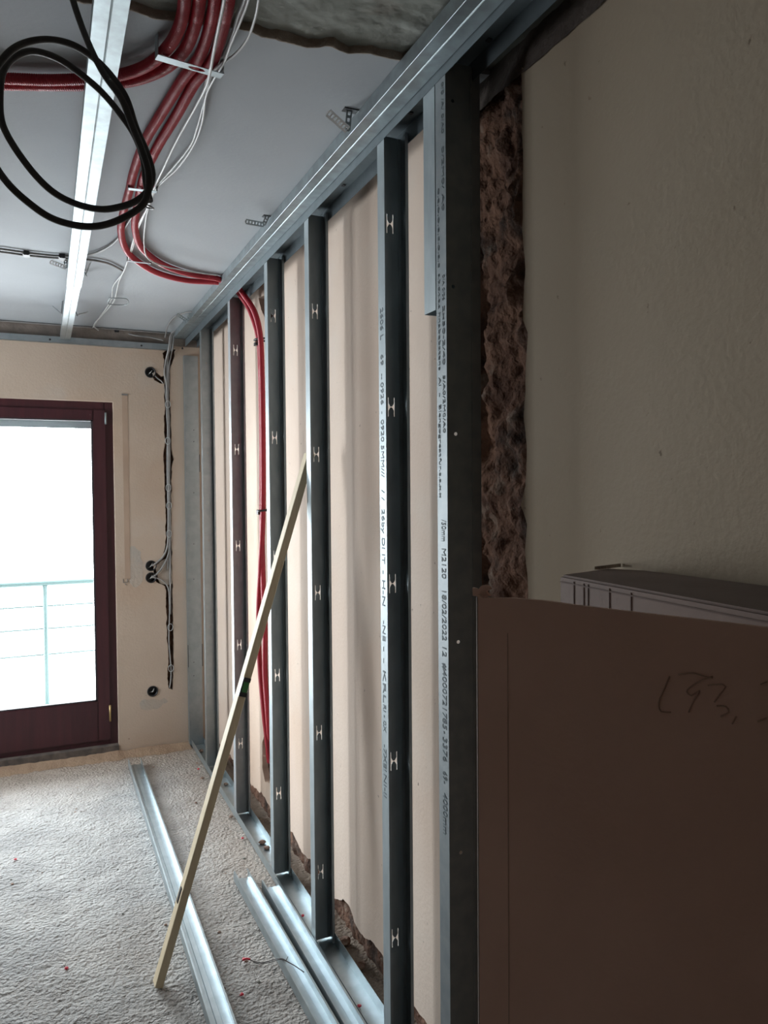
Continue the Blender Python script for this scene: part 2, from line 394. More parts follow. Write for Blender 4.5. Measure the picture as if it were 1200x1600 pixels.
# ------------------------------------------------------------------ outside
bal = struct(boxo('floor_balcony', (-1.9, 1.6, YB+.24, 6.45, -.2, -.03), M_balc))
r = empty('balcony_railing', (-.4, 6.35, -.03), 'pale painted balcony railing seen through the glass door', 'railing')
def onb(u, v): return onY(u, v, 6.35)
zt = onb(70, 911).z
child(tubeo('handrail', [(-3.1, 6.35, zt), (1.5, 6.35, zt)], .022, M_rail, step=.5), r)
px = onb(72, 1000).x
for x in (px-2.2, px-1.1, px, px+1.1):
    child(tubeo('post', [(x, 6.35, -.03), (x, 6.35, zt)], .018, M_rail, step=.5), r)
for v in (945, 980, 1020):
    z = onb(110, v).z; child(tubeo('rail', [(-3.1, 6.37, z), (1.5, 6.37, z)], .007, M_rail, step=.5), r)

# ------------------------------------------------------------------ right wall: plaster skin, broken chase, masonry
fR = frame((XW+.015, 0, 0), (0, 1, 0), (0, 0, 1))           # 2-D y,z -> world
def rp(u, v): p = onX(u, v, XW); return (p.y, p.z)
redge = [rp(*q) for q in ((815,115),(816,200),(817,300),(816,360),(820,430),(818,480),(818,500),(824,520),(822,560),(820,620),(819,650),(824,700),(821,760),(815,790),(822,820),(821,860),(824,900),(824,930),(823,1000),(823,1150),(824,1300))]
chase_r = [(p[0]+random.uniform(-.003, .003), p[1]) for p in redge]
chase_r = [(chase_r[0][0], 2.53)]+chase_r+[(chase_r[-1][0], .07)]
foot = [(1.72, .07), (1.9, .085), (2.1, .07), (2.25, .10), (2.42, .075), (2.55, .12), (2.7, .07), (2.9, .10), (3.05, .075), (3.2, .11), (3.4, .06), (3.7, .10), (4.0, .06), (4.4, .07), (4.8, .04), (YB+.02, .03)]
inner = chase_r+[(1.66, .07)]
outer = [(YN, .02), (1.40, .02)]
leftedge = [(1.76, 2.53), (1.74, 2.2), (1.72, 1.9), (1.75, 1.5), (1.71, 1.1), (1.73, .6), (1.72, .12)]
# two skins: near side of the chase, far side of the chase
near = [(YN, -.02), (1.41, -.02)]+[(a, b) for a, b in reversed(chase_r)]+[(1.42, 2.515), (1.1, 2.52), (.6, 2.515), (YN, 2.52)]
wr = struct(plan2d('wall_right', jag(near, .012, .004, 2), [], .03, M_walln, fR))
tubehole = [rp(*q) for q in ((413,1148),(420,1150),(424,1165),(425,1200),(421,1224),(414,1221),(410,1200),(410,1160))]
tophole = [rp(*q) for q in ((404,466),(420,458),(428,470),(428,500),(414,496),(408,484))]
far = [(a, b) for a, b in leftedge]+foot+[(YB+.02, 2.615), (3.6, 2.62), (2.6, 2.62), (1.9, 2.62)]
far = jag(far, .014, .014, 9, 18)
far = far[:-1]
child(plan2d('plaster_skin', far, [jag(tubehole, .01, .004, 4, 30), jag(tophole, .01, .004, 6, 30)], .03, M_wall, fR), wr)
def mas(y, z):
    d = .030*nz(y*1.2, 0, z, 9)+.02*abs(noise.noise(Vector((y*5, 1, z*7))))+.010*nz(y, 3, z, 38)
    return Vector((XW+.045+d, y, z))
child(rocky('broken_masonry', 1.25, 1.9, -.03, 2.66, 80, 320, mas, M_brick), wr)
def mas2(y, z):
    return Vector((XW+.022+.012*nz(y*1.2, 0, z, 14), y, z))
child(rocky('brick_footing', 1.88, YB+.05, -.03, .2, 360, 24, mas2, M_brick), wr)
child(boxo('masonry', (XW+.10, XW+.25, YN, YB+.24, -.05, 2.66), M_brick), wr)
child(boxo('masonry', (XW+.032, XW+.10, 1.9, YB+.05, .2, 2.66), M_brick), wr)
child(boxo('masonry', (XW+.032, XW+.10, YN, 1.24, -.05, 2.66), M_brick), wr)
# torn strip under the ceiling along the wall
def tears(y, t): return Vector((XW-.004+.03*t+.004*nz(y, 0, t, 20), y, 2.512+.11*t+.006*nz(y, 1, t, 12)))
child(rocky('torn_plaster_strip', YN, 1.85, 0, 1, 300, 5, tears, mat('dark_torn_plaster', (.13, .105, .09), .95, 0, (.09, .07, .06), 20, .5, 60)), wr)

bm = bmesh.new()
for a in ((YN-.2, WY0, -.05, 2.7), (WY1, YB+.3, -.05, 2.7), (WY0, WY1, -.05, WZ0), (WY0, WY1, WZ1, 2.7)): box(bm, XL-.2, XL, *a)
M_bare = mat('dark_unseen_wall', (.13, .085, .06), .95, 0, (.17, .12, .09), 8, .5, 30)  # dark colour chosen for the unseen walls to cut bounced light near the camera
struct(link('wall_left', bm, M_bare))
struct(boxo('wall_near', (XL-.2, XW+.25, YN-.2, YN, -.05, 2.7), M_bare))

# ------------------------------------------------------------------ ceiling
eb = [onZ(u, v, ZC) for u, v in ((-60,-22),(60,-14),(130,2),(190,8),(240,26),(300,34),(392,46),(410,55),(450,64),(480,72),(510,70),(545,80),(580,82),(610,90),(632,94),(700,100))]
edge = [(p.x, p.y) for p in eb]
edge[-1] = (1.03, edge[-1][1]); edge = [(XL, 1.55)]+edge
poly = jag(edge+[(1.03, YB+.02), (XL, YB+.02)], .015, .006, 3, 22)
fC = frame((0, 0, ZC+.006), (1, 0, 0), (0, 1, 0))
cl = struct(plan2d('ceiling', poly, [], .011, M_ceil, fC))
o = struct(boxo('ceiling_slab', (XL-.2, XW+.25, YN-.2, YB+.3, ZC+.03, ZC+.25), M_conc)); o.parent = cl
def slabf(x, y): return Vector((x, y, ZC+.014+.006*nz(x, y, 1, 7)+.003*nz(x, y, 4, 30)))
child(rocky('raw_concrete', -1.5, 1.02, .6, 1.95, 200, 110, slabf, M_conc), cl)
bm = bmesh.new(); prev = None
pe = [Vector((a, b)) for a, b in jag(edge[:-1]+[(1.0, edge[-1][1])], .012, .006, 3, 22)][:-8]
k_ = next(i for i, p in enumerate(pe) if p.x > .98); pe = pe[:k_]
for i, p in enumerate(pe):
    n = nz(p.x, p.y, 0, 25)
    row = [bm.verts.new((p.x, p.y-.006*k/3-.006*n*k/3, ZC-.002+.016*(k/3)**1.2+.002*n)) for k in range(4)]
    row.insert(0, bm.verts.new((p.x, p.y+.006, ZC-.001)))
    if prev and (p-pe[i-1]).length < .1:
        for k in range(4): bm.faces.new((prev[k], prev[k+1], row[k+1], row[k])).smooth = True
    prev = row
child(link('broken_plaster_edge', bm, M_edge), cl)

# ------------------------------------------------------------------ the metal framework
def ztop(y): return 2.540-.007*(y-1.5)                       # lower edge of the head track
# head track: open downwards
def lip(y): return ztop(y)
y0, y1 = .15, 4.93
bm = sweep([(XT, -.001), (XT-.0005, .044), (XF+.0005, .044), (XF, -.001)], (0, y0, ztop(y0)), (0, y1, ztop(y1)), side=Vector((1, 0, 0)))
ht = thing(link('head_track', bm, mat('galvanised_steel_dark', (.14, .17, .185), .58, .8, (.17, .20, .215), 25, .02, 14)), 'galvanised steel head track under the ceiling holding the tops of the studs', 'metal track')
for u, v in ((764, 60), (642, 173), (537, 285)):
    bm = bmesh.new(); p = onZ(u, v, 2.585); box(bm, p.x-.005, p.x+.005, p.y-.006, p.y+.006, ztop(p.y)+.039, ztop(p.y)+.0425)
    child(link('fixing_hole', bm, M_blk), ht)
# sole plate on the floor
bm = sweep([(XF, .040), (XF, .0015), (XT, .0015), (XT, .040)], (0, .15, 0), (0, 4.925, 0), side=Vector((1, 0, 0)), t=-.0009)
thing(link('floor_track', bm, M_zinc2), 'long galvanised steel floor track carrying the feet of the studs', 'metal track')

def stud_mesh(Y, zb, zt, hz, hr=.5, dz=.0):
    """C stud: web facing the camera with H punches, pressed bead, two flanges with lips"""
    bm = bmesh.new(); w = XT-XF-.006; x0 = XF+.002
    return x0, w
def hshape(cx, cz, s=1.0):
    a, b, h = .0090*s, .00095*s, .026*s
    R = [(cx+a+b, cz+h), (cx+a-b, cz+h), (cx+a-b, cz+.010*s), (cx+.0025*s, cz+.0012*s), (cx-.0025*s, cz+.0012*s),
         (cx-a+b, cz+.010*s), (cx-a+b, cz+h), (cx-a-b, cz+h), (cx-a-b, cz-h), (cx-a+b, cz-h), (cx-a+b, cz-.010*s),
         (cx-.0025*s, cz-.0012*s), (cx+.0025*s, cz-.0012*s), (cx+a-b, cz-.010*s), (cx+a-b, cz-h), (cx+a+b, cz-h)]
    return R
def make_stud(Y, hs, label, M=M_zinc, fl=.043, zb=.005, small=False):
    """C stud, open towards the camera: H-punched web at the back, two flanges, two lips"""
    zt = ztop(Y)+.028; x0 = XF+.0025; w = .0700
    fr = frame((x0, Y+fl, 0), (1, 0, 0), (0, 0, 1))
    holes = [hshape(w/2, z, .35 if small else 1.0) for z in hs]
    a, b = w*.16, w*.84                                      # pressed grooves near both edges of the web
    ww = plan2d('tmpweb', [(a, zb), (b, zb), (b, zt), (a, zt)], holes, .0008, M, fr)
    bm = bmesh.new(); bm.from_mesh(ww.data); bpy.data.objects.remove(ww)
    me = bpy.data.meshes.new('x')
    for prof in ([(x0+.0035, .0015), (x0+.0035, 0), (x0, 0), (x0, fl), (x0+a-.003, fl), (x0+a-.0015, fl-.002), (x0+a, fl)],
                 [(x0+b, fl), (x0+b+.0015, fl-.002), (x0+b+.003, fl), (x0+w, fl), (x0+w, 0), (x0+w-.007, 0), (x0+w-.007, .0015)]):
        b2 = sweep([Vector(p) for p in prof], (0, Y, zb), (0, Y, zt), t=.0008, side=Vector((1, 0, 0)), up=Vector((0, 1, 0)))
        b2.to_mesh(me); b2.free(); bm.from_mesh(me)
    return thing(link('metal_stud', bm, M), label, 'metal stud')

def hz(u, vs, Y): return [onY(u, v, Y+.043).z for v in vs]
S1 = make_stud(1.885, hz(610, (350, 636, 912, 1190, 1467), 1.885), 'tall galvanised stud with pale H punches, next stud behind the widest one')
S2 = make_stud(2.515, hz(497, (487, 710, 926, 1145, 1363), 2.515), 'galvanised stud with bright left edge, the wooden batten leans behind it')
S3 = make_stud(3.035, hz(432, (494, 684, 870, 1055, 1240), 3.035), 'galvanised stud directly right of the red conduit that drops down the wall')
S4 = make_stud(3.70, hz(366, (547, 702, 853, 1008, 1163), 3.70), 'galvanised stud directly left of the dropping red conduit', M=mat('galvanised_steel_warm', (.34, .36, .375), .55, .68, (.39, .41, .425), 30, .02, 14))
S5 = make_stud(4.42, hz(330, (568, 708, 845, 980), 4.42), 'farthest galvanised stud, its H punches tiny and faint', small=True, M=M_zincd)

def ftext(s, v0, v1, Y, yc, size, parent, M=M_ink):
    """print on a flange, reading downwards; v0..v1 picture rows at the flange"""
    z0 = onY(690, v0, Y).z; z1 = onY(690, v1, Y).z
    fr = frame((XF+.0007, yc, z0), (0, 0, -1), (0, -1, 0))
    o = text(s, size, M, fr, 'printed_text', z0-z1); o.parent = parent; return o
# widest stud: flat web with round holes, prints on its flange
YW = 1.545
zt = ztop(YW)+.03
fr = frame((XF+.002, YW, 0), (1, 0, 0), (0, 0, 1))
holes = []
for u, v in ((707, 158), (708, 448), (712, 678), (716, 1003), (720, 1332)):
    p = onY(u, v, YW); holes.append(circ(p.x-XF-.002, p.z, .0042, 14))
o = plan2d('tmpweb', [(0, .005), (.064, .005), (.064, zt), (0, zt)], holes, .0008, M_zinc, fr)
bm = bmesh.new(); bm.from_mesh(o.data); bpy.data.objects.remove(o)
me = bpy.data.meshes.new('x')
for prof in ([(XF+.066, 0), (XF+.067, -.002), (XF+.069, -.002), (XF+.070, .001), (XF+.094, .004), (XF+.095, .046)], [(XF+.002, 0), (XF+.002, .047), (XF+.008, .047), (XF+.008, .046)]):
    b2 = sweep([Vector(p) for p in prof], (0, YW, .005), (0, YW, zt), t=.0008, side=Vector((1, 0, 0)), up=Vector((0, 1, 0)))
    b2.to_mesh(me); b2.free(); bm.from_mesh(me)
SW = thing(link('metal_stud', bm, mat('galvanised_steel_matt', (.22, .25, .265), .58, .6, (.27, .30, .31), 30, .02, 14)), 'widest galvanised stud in front with printed flange and small round holes', 'metal stud')
yc = YW+.024
# the prints are stretched between measured picture rows
for s, a, b in (('/50mm', 812, 846), ('M2120', 856, 903), ('18/02/2022', 920, 998), ('12', 1008, 1023), ('#4000721785', 1037, 1140), ('-', 1143, 1147), ('3376', 1152, 1190), ('69', 1206, 1219), ('-', 1221, 1225), ('4000mm', 1240, 1305)):
    ftext(s, a, b, YW+.02, yc-.004, .028, SW)
for s, a, b in (('o.c.o.o.e.c.o.a.c', 290, 415), ('a.b.o.t.e.a', 425, 480), ('hnabebatens', 485, 576), ('Ai', 588, 602), ('-', 612, 618), ('Blengogreat', 630, 712), ('fur.c.a.x.x', 715, 778)):
    ftext(s, a, b, YW+.02, yc+.010, .014, SW)
for s, a, b in (('0/0 /A/ 0/A0', 130, 210), ('0/2M0/ A0', 230, 330), ('0/A 0/06', 430, 470), ('2x50-2/40', 478, 570), ('5/A0/2M0/A0', 586, 676)):
    ftext(s, a, b, YW+.02, yc-.010, .014, SW)
# prints on the flange of the next stud
Y1 = 1.885
for s, a, b in (('2606 L', 480, 530), ('69', 553, 570), ('--', 583, 592), ('0926', 597, 632), ('-', 642, 646), ('0920', 655, 690), ('5MM///', 695, 745), ('/ /', 765, 782), ('26by DI IT', 795, 880), ('- H-N', 890, 945), ('-NE', 968, 1000), ('- - KRL', 1008, 1095), ('RI - 0X', 1098, 1140), ('-7XEI', 1160, 1200), ('NI-II', 1205, 1240)):
    z0 = onX(596, a, XF).z; z1 = onX(596, b, XF).z
    fr = frame((XF+.0013, Y1+.024, z0), (0, 0, -1), (0, -1, 0))
    o = text(s, .026, M_ink2, fr, 'printed_text', z0-z1); o.parent = S1

# short offcut clipped behind the widest stud
zc = onX(678, 485, XF).z
bm = sweep([Vector(p) for p in ((XF+.002, .052), (XF+.002, .108), (XF+.066, .108), (XF+.066, .06))], (0, YW, zc), (0, YW, ztop(1.6)+.02), t=.0008, side=Vector((1, 0, 0)), up=Vector((0, 1, 0)))
thing(link('profile_offcut', bm, M_zinc), 'short smooth steel offcut hanging behind the printed flange of the widest stud', 'metal profile')

# edge profile screwed along the head track: pressed groove along its underside
xr0, xr1, zr = .782, .849, 2.563
prof = [(xr0+.004, .032), (xr0-.001, .032), (xr0, .0), (xr0+.028, 0), (xr0+.031, .002), (xr0+.034, 0), (xr1, 0), (xr1, .032)]
bm = sweep([Vector(p) for p in prof], (0, .3, zr), (0, 4.925, zr), t=-.0008, side=Vector((1, 0, 0)))
rl = thing(link('ceiling_edge_profile', bm, M_cdp), 'long shiny ceiling profile running beside the tops of the studs to the far corner', 'metal profile')
for xx in (xr0, xr0+.031):                                  # added brighter beads that paint the highlights on the two bends
    child(tubeo('bend_highlight', [(xx, .3, zr-.0005), (xx, 3.2, zr-.0005)], .0011, M_zinc2, step=.4, seg=6), rl)

# perimeter profile on the back wall
za = 2.484; 
bm = sweep([Vector(p) for p in ((0, 0), (.028, 0), (.028, .030), (.002, .030))], (XL+.01, YB-.030, za), (.77, YB-.030, za), t=.0008, side=Vector((0, 1, 0)), up=Vector((0, 0, 1)))
bm.free()
bm = bmesh.new()
box(bm, XL+.01, .775, YB-.0295, YB-.0285, za, za+.036); box(bm, XL+.01, .775, YB-.0295, YB-.001, za, za+.001); box(bm, XL+.01, .775, YB-.002, YB-.001, za, za+.036)
pp = thing(link('perimeter_profile', bm, M_zincd), 'steel edge profile fixed along the top of the back wall above the door', 'metal profile')
for u in (78, 221, 285):
    bm = bmesh.new(); p = onY(u, 529 if u < 100 else 541, YB-.03); bmesh.ops.create_uvsphere(bm, u_segments=8, v_segments=6, radius=.006, matrix=Matrix.Translation((p.x, YB-.031, za+.016)))
    child(link('screw', bm, M_blk), pp)

# vertical wall profile in the far corner
xa, xb = onY(291, 800, YB-.04).x, onY(311, 800, YB-.04).x+.006
zt_ = onY(300, 556, YB-.04).z
bm = sweep([Vector(p) for p in ((xa, .038), (xa, 0), (xb, 0), (xb, .038))], (0, YB-.040, .0), (0, YB-.040, zt_), t=.0009, side=Vector((1, 0, 0)), up=Vector((0, 1, 0)))
vp = thing(link('wall_profile', bm, M_zincd), 'vertical dull steel profile fixed to the back wall in the far corner', 'metal profile')
for za_, zb_, xx in ((.52, .66, xa-.002), (.52, .66, xb+.001), (1.75, 1.86, xb+.001)):
    bm = bmesh.new(); box(bm, xx, xx+.0025, YB-.043, YB-.036, za_-.02, zb_-.02)
    child(link('joint_slot', bm, M_blk), vp)
for v in (672, 690, 770, 850, 905, 1035, 1056):
    bm = bmesh.new(); p = onY(303, v, YB-.042); bmesh.ops.create_uvsphere(bm, u_segments=8, v_segments=6, radius=.0028, matrix=Matrix.Translation((p.x, YB-.0405, p.z)))
    child(link('screw', bm, M_blk), vp)

# ceiling profile on the left: two lengths, the nearer one over the farther
def cd(name, pa, pb, w, z, M, label, drop=0):
    a = Vector((pa[0], pa[1], z)); b = Vector((pb[0], pb[1], z+drop)); h = w/2
    prof = [(h-.005, .027), (h, .027), (h, .0), (.0025, 0), (0, .0022), (-.0025, 0), (-h, 0), (-h, .027), (-h+.005, .027)]
    bm = sweep([Vector(p) for p in prof], a, b, t=.0007)
    return thing(link(name, bm, M), label, 'metal profile')
pf = onZ(103, 530, 2.512); pj = onZ(115.5, 447, 2.508); pn = onZ(176, 0, 2.500)
dirn = (Vector((pn.x, pn.y))-Vector((pj.x, pj.y))).normalized()
pn2 = Vector((pj.x, pj.y))+dirn*3.6
CP1 = cd('ceiling_profile', (pn2.x, pn2.y), (pj.x, pj.y), .060, 2.503, M_cdp, 'bright steel ceiling profile crossing the upper left behind the black cable coil')
CP2 = cd('ceiling_profile', (pj.x-.001, pj.y-.12), (.155, YB-.032), .054, 2.5055, M_zincd, 'dull short end of the ceiling profile reaching the wall above the glass door')

# ------------------------------------------------------------------ hangers
def strap(bm, a, b, w, n, t=.001, nrm=Vector((0, 0, 1)), hole=.28):
    """perforated strip from a to b: two rails and cross bars leave a row of holes"""
    a = Vector(a); b = Vector(b); d = (b-a); L = d.length; d.normalize(); s = d.cross(nrm).normalized(); nn = s.cross(d)
    for q in (-1, 1): obox(bm, (a+b)/2+s*(q*w*.36), d, s, nn, L, w*.28, t)
    for k in range(n+1): obox(bm, a+d*(L*k/n), d, s, nn, L/n*.45, w*.5, t)
def hanger(a, b, top, w, n, label, M=M_bright):
    a = Vector(a); b = Vector(b); top = Vector(top)
    e = empty('hanger_bracket', b, label, 'hanger', None)
    bm = bmesh.new(); strap(bm, a, b, w, n, nrm=(Vector((-.15, .1, CH))-a).normalized()); child(link('perforated_leg', bm, M), e)
    bm = bmesh.new(); strap(bm, b, top, w*.8, 3, nrm=Vector((0, 1, 0))); child(link('upright_leg', bm, M_zincd), e)
    bm = bmesh.new(); obox(bm, top+Vector((.01, 0, -.0012)), Vector((1, 0, 0)), Vector((0, 1, 0)), Vector((0, 0, 1)), .055, .022, .002)
    child(link('ceiling_plate', bm, M_blk), e)
    return e
a = onD(513, 176, 1.93); b = onD(543, 203, 2.02); t_ = onZ(546, 172, ZC)
hanger(a, b, t_, .020, 7, 'perforated steel hanger leg sticking out beside the nearest stretch of edge profile')
a = onZ(79, 409, 2.53); b = onZ(103, 418, 2.56); t_ = Vector((b.x, b.y+.03, ZC))
hanger(a, b, t_, .018, 6, 'shiny perforated hanger leg left of the bright ceiling profile')
a = onZ(384, 346, 2.55); b = onZ(412, 351, 2.57); t_ = onZ(418, 338, ZC)
hanger(a, b, t_, .018, 6, 'dull perforated hanger leg at the middle of the ceiling edge profile', M_zincd)
a = onZ(277, 491, 2.55); b = onZ(293, 502, 2.56); t_ = onZ(297, 488, ZC)
hanger(a, b, t_, .018, 6, 'thin hanger leg near the far end of the ceiling edge profile', M_zinc2)
def legs(pts, label):
    e = empty('hanger_bracket', pts[0][1], label, 'hanger')
    for p in pts:
        bm = bmesh.new()
        for q0, q1 in zip(p, p[1:]): 
            d = (q1-q0); L = d.length; d.normalize(); s = d.cross(Vector((.2, 1, .1))).normalized()
            obox(bm, (q0+q1)/2, d, s, s.cross(d), L, .0016, .018)
        child(link('bent_leg', bm, M_zincd), e)
legs([[onZ(82, 478, 2.56), onZ(96, 490, 2.525), onZ(98, 471, ZC-.001)], [onZ(136, 488, 2.56), onZ(120, 492, 2.53), onZ(119, 487, 2.56)]], 'hanger with two legs bent out over the dull end of the ceiling profile')
legs([[onZ(141, 411, ZC-.02), onZ(134, 429, 2.54), onZ(132, 424, ZC-.001)]], 'single thin hanger leg right of the bright ceiling profile')

# ------------------------------------------------------------------ red conduits
ZR = ZC-.016
def zp(pts, z=ZR):
    out = [onZ(u, v, z) for u, v in pts]
    for p in out: p.y = min(p.y, YB-.012)
    return out
def lp(a, b, t):
    q = Vector(a).lerp(Vector(b), t); q.z = max(q.z, 2.579-.03*max(0, t-.5)); return q
def conduit(pts, label, r=.0125, rip=.075, group=None):
    o = tubeo('red_conduit', pts, r, M_red, step=.0013, seg=12, ripple=rip, pitch=.0052)
    return thing(o, label, 'conduit', group)
conduit(zp(((297,-60),(290,-15),(284,30),(268,66),(238,97),(200,114),(150,122),(80,125),(20,123),(-60,121)), ZR-.012), 'leftmost red conduit above the clamp, turning left across the ceiling')
conduit(zp(((320,-60),(313,-15),(307,30),(291,74),(262,104),(222,122),(180,130),(130,133),(60,133),(-60,131)), ZR-.006), 'second red conduit from the left above the clamp, turning left below the first')
dn = [(.872, 3.62, 2.56), tuple(onX(381, 461, .895)), tuple(onX(397, 486, .91)), tuple(onX(406, 520, .92)), tuple(onX(409, 570, .93)), tuple(onX(411, 680, .94)), tuple(onX(411, 800, .945)), tuple(onX(407, 890, .945)), tuple(onX(404, 960, .945)), tuple(onX(406, 1040, .95)), tuple(onX(412, 1110, .96)), tuple(onX(419, 1170, .985)), tuple(onX(421, 1190, 1.01))]
dn2 = [(.868, 3.66, 2.56), tuple(onX(376, 462, .90)), tuple(onX(390, 484, .925)), tuple(onX(403, 524, .935)), tuple(onX(407, 575, .945)), tuple(onX(409, 690, .955)), tuple(onX(409, 800, .955)), tuple(onX(411, 900, .955)), tuple(onX(414, 980, .955)), tuple(onX(414, 1050, .96)), tuple(onX(418, 1110, .965)), tuple(onX(421, 1150, .985)), tuple(onX(423, 1175, 1.01))]
pa = zp(((344,-60),(337,-15),(331,30),(312,88),(285,125),(252,178),(226,222),(209,268),(202,298),(192,335),(189,362),(196,388),(212,406),(245,426),(290,438),(338,441)), ZR)
conduit(pa+[lp(pa[-1], dn[1], .35), lp(pa[-1], dn[1], .7)]+[Vector(p) for p in dn[1:]], 'red conduit curving outermost along the ceiling and dropping behind the studs', rip=.06)
pb = zp(((366,-60),(359,-15),(352,30),(332,95),(304,130),(276,180),(247,228),(226,272),(219,298),(213,330),(211,355),(217,380),(232,398),(260,416),(300,429),(338,435)), ZR)
conduit(pb+[lp(pb[-1], dn2[1], .35), lp(pb[-1], dn2[1], .7)]+[Vector(p) for p in dn2[1:]], 'red conduit on the inner side of the ceiling bend, dropping beside its twin', rip=.06)

# clamps round the conduits
def clip(cu, cv, X, label, w=.05):
    c = onX(cu, cv, X); e = empty('pipe_clip', c, label, 'clip')
    bm = bmesh.new(); pts = [c+Vector((-.022*cos(a), -.02*sin(a)-.012+.02*0, .004*sin(a*1.0))) for a in [pi*k/8 for k in range(9)]]
    tube(bm, [c+Vector((.03, .02, 0)), c+Vector((-.018, .024, .0)), c+Vector((-.024, 0, 0)), c+Vector((-.016, -.020, 0)), c+Vector((.03, -.026, .006))], .0045, .004, 8)
    child(link('clip_band', bm, M_blk), e)
    bm = bmesh.new(); obox(bm, c+Vector((-.01, .045, -.012)), Vector((1, 0, 0)), Vector((0, 1, 0)), Vector((0, 0, 1)), .012, .03, .014); child(link('clip_tab', bm, M_blk), e)
clip(407, 531, .93, 'black clip near the top of the dropping red conduit')
clip(411, 798, .945, 'black clip halfway down the dropping red conduit')

def bar(bm, p, q, w, t, nrm=Vector((0, 0, 1))):
    d = q-p; L = d.length; d.normalize(); s = d.cross(nrm).normalized(); obox(bm, (p+q)/2, d, s, s.cross(d), L, w, t)
# big channel clamp
zz = ZC-.047
A, B = onZ(245, 89, zz), onZ(347, 119, zz); d = (B-A).normalized()
e = empty('conduit_clamp', (A+B)/2, 'grey steel channel clamp with an oval hole holding four red conduits', 'clamp')
s = d.cross(Vector((0, 0, 1))).normalized(); w = .023
L = (B-A).length
ov = [(L*.60+.019*cos(k*pi/10), .0068*sin(k*pi/10)) for k in range(20)]
o = plan2d('clamp_band', [(0, -w/2), (L, -w/2), (L, w/2), (0, w/2)], [ov], .0015, M_zinc2, frame(A, d, Vector((0, 0, 1)).cross(d))); child(o, e)
for P_ in (A, B):
    bm = bmesh.new(); obox(bm, P_+Vector((0, 0, .023)), d, s, Vector((0, 0, 1)), .0015, w, .047); child(link('clamp_side', bm, M_zincd), e)
def clamp(u0, v0, u1, v1, z, w, label, M=M_zinc2):
    A, B = onZ(u0, v0, z), onZ(u1, v1, z); d = (B-A).normalized(); s = d.cross(Vector((0, 0, 1))).normalized()
    e = empty('conduit_clamp', (A+B)/2, label, 'clamp')
    bm = bmesh.new(); obox(bm, (A+B)/2, d, s, Vector((0, 0, 1)), (B-A).length, w, .0015); child(link('clamp_band', bm, M), e)
    h = ZC-z
    for P in (A, B):
        bm = bmesh.new(); obox(bm, P+Vector((0, 0, h/2)), d, s, Vector((0, 0, 1)), .003, w*1.1, h); child(link('clamp_side', bm, M_blk), e)
    return e
clamp(201, 295, 245, 300, ZC-.034, .018, 'small steel clamp on two red conduits behind the knot of the black cable')
clamp(199, 408, 236, 412, ZC-.034, .014, 'thin steel clamp at the bend where the red conduits turn right')
# wire clamp for the cables, an empty rectangle
zq = ZC-.02
R_ = [onZ(u, v, zq) for u, v in ((170, 466), (197, 467), (198, 476), (170, 475))]
bm = bmesh.new()
tube(bm, R_+[R_[0]+Vector((.004, 0, 0))], .0026, .01, 6)
o = link('cable_clamp', bm, M_zincd); thing(o, 'empty rectangular wire clamp on the ceiling holding two thin cables', 'clamp')
tube_pts = None

# ------------------------------------------------------------------ cables on the ceiling
def cable(px, z, r, M, label, extra=(), name='electric_cable'):
    o = tubeo(name, zp(px, z)+[Vector((p[0], min(p[1], YB-.012), p[2])) for p in extra], r, M, step=.008, seg=8)
    return thing(o, label, 'cable')
zk = ZC-.052
cable(((355,-50),(350,0),(342,40),(334,80),(329,108)), zk, .0036, M_cabw, 'light grey cable lying straight over the rightmost red conduit',
      [onZ(322, 135, ZC-.03), onZ(304, 170, ZC-.02), onZ(275, 222, ZC-.018), onZ(256, 262, ZC-.018), onZ(242, 292, ZC-.02), onZ(232, 322, ZC-.02), onZ(216, 352, ZC-.018), onZ(205, 388, ZC-.015), onZ(196, 418, ZC-.012), onZ(186, 440, ZC-.012), onZ(178, 470, ZC-.015), onZ(160, 492, ZC-.012), onZ(147, 508, ZC-.012), onZ(152, 521, ZC-.02)])
cable(((398,-50),(388,0),(377,30),(362,66),(350,98)), ZC-.035, .0029, M_cabw, 'thin light cable looping down from the broken ceiling edge, left one of two',
      [onZ(335, 122, ZC-.03), onZ(322, 150, ZC-.02), onZ(316, 190, ZC-.014), onZ(303, 226, ZC-.014), onZ(278, 262, ZC-.016), onZ(245, 294, ZC-.02), onZ(232, 325, ZC-.02), onZ(227, 350, ZC-.016), onZ(225, 380, ZC-.016), onZ(230, 402, ZC-.04), onZ(250, 414, ZC-.045), onZ(290, 423, ZC-.045), onZ(338, 430, ZC-.04)])
cable(((410,-50),(404,0),(398,30),(386,62),(366,86),(345,100)), ZC-.03, .0029, M_cabw, 'thin light cable bowing widest to the right beside the broken ceiling edge',
      [onZ(330, 118, ZC-.03), onZ(319, 160, ZC-.012), onZ(308, 200, ZC-.012), onZ(296, 230, ZC-.012), onZ(262, 272, ZC-.014), onZ(240, 297, ZC-.018), onZ(228, 330, ZC-.02), onZ(215, 360, ZC-.018), onZ(206, 392, ZC-.012), onZ(193, 425, ZC-.012), onZ(177, 447, ZC-.012), onZ(173, 470, ZC-.015), onZ(155, 497, ZC-.012), onZ(145, 512, ZC-.012)])
cable(((392,-50),(384,-5),(374,22),(362,60),(350,85),(332,97)), ZC-.012, .0055, M_cabg, 'thicker grey cable pressed against the ceiling behind the thin loops', [onZ(322, 130, ZC-.01), onZ(318, 150, ZC-.01)])
cable(((-60,384),(0,389),(50,396),(95,400),(135,399),(165,388),(185,372),(200,348),(216,325)), ZC-.008, .0048, M_cabg, 'grey cable crossing the ceiling from the left, curving up to the red conduits')
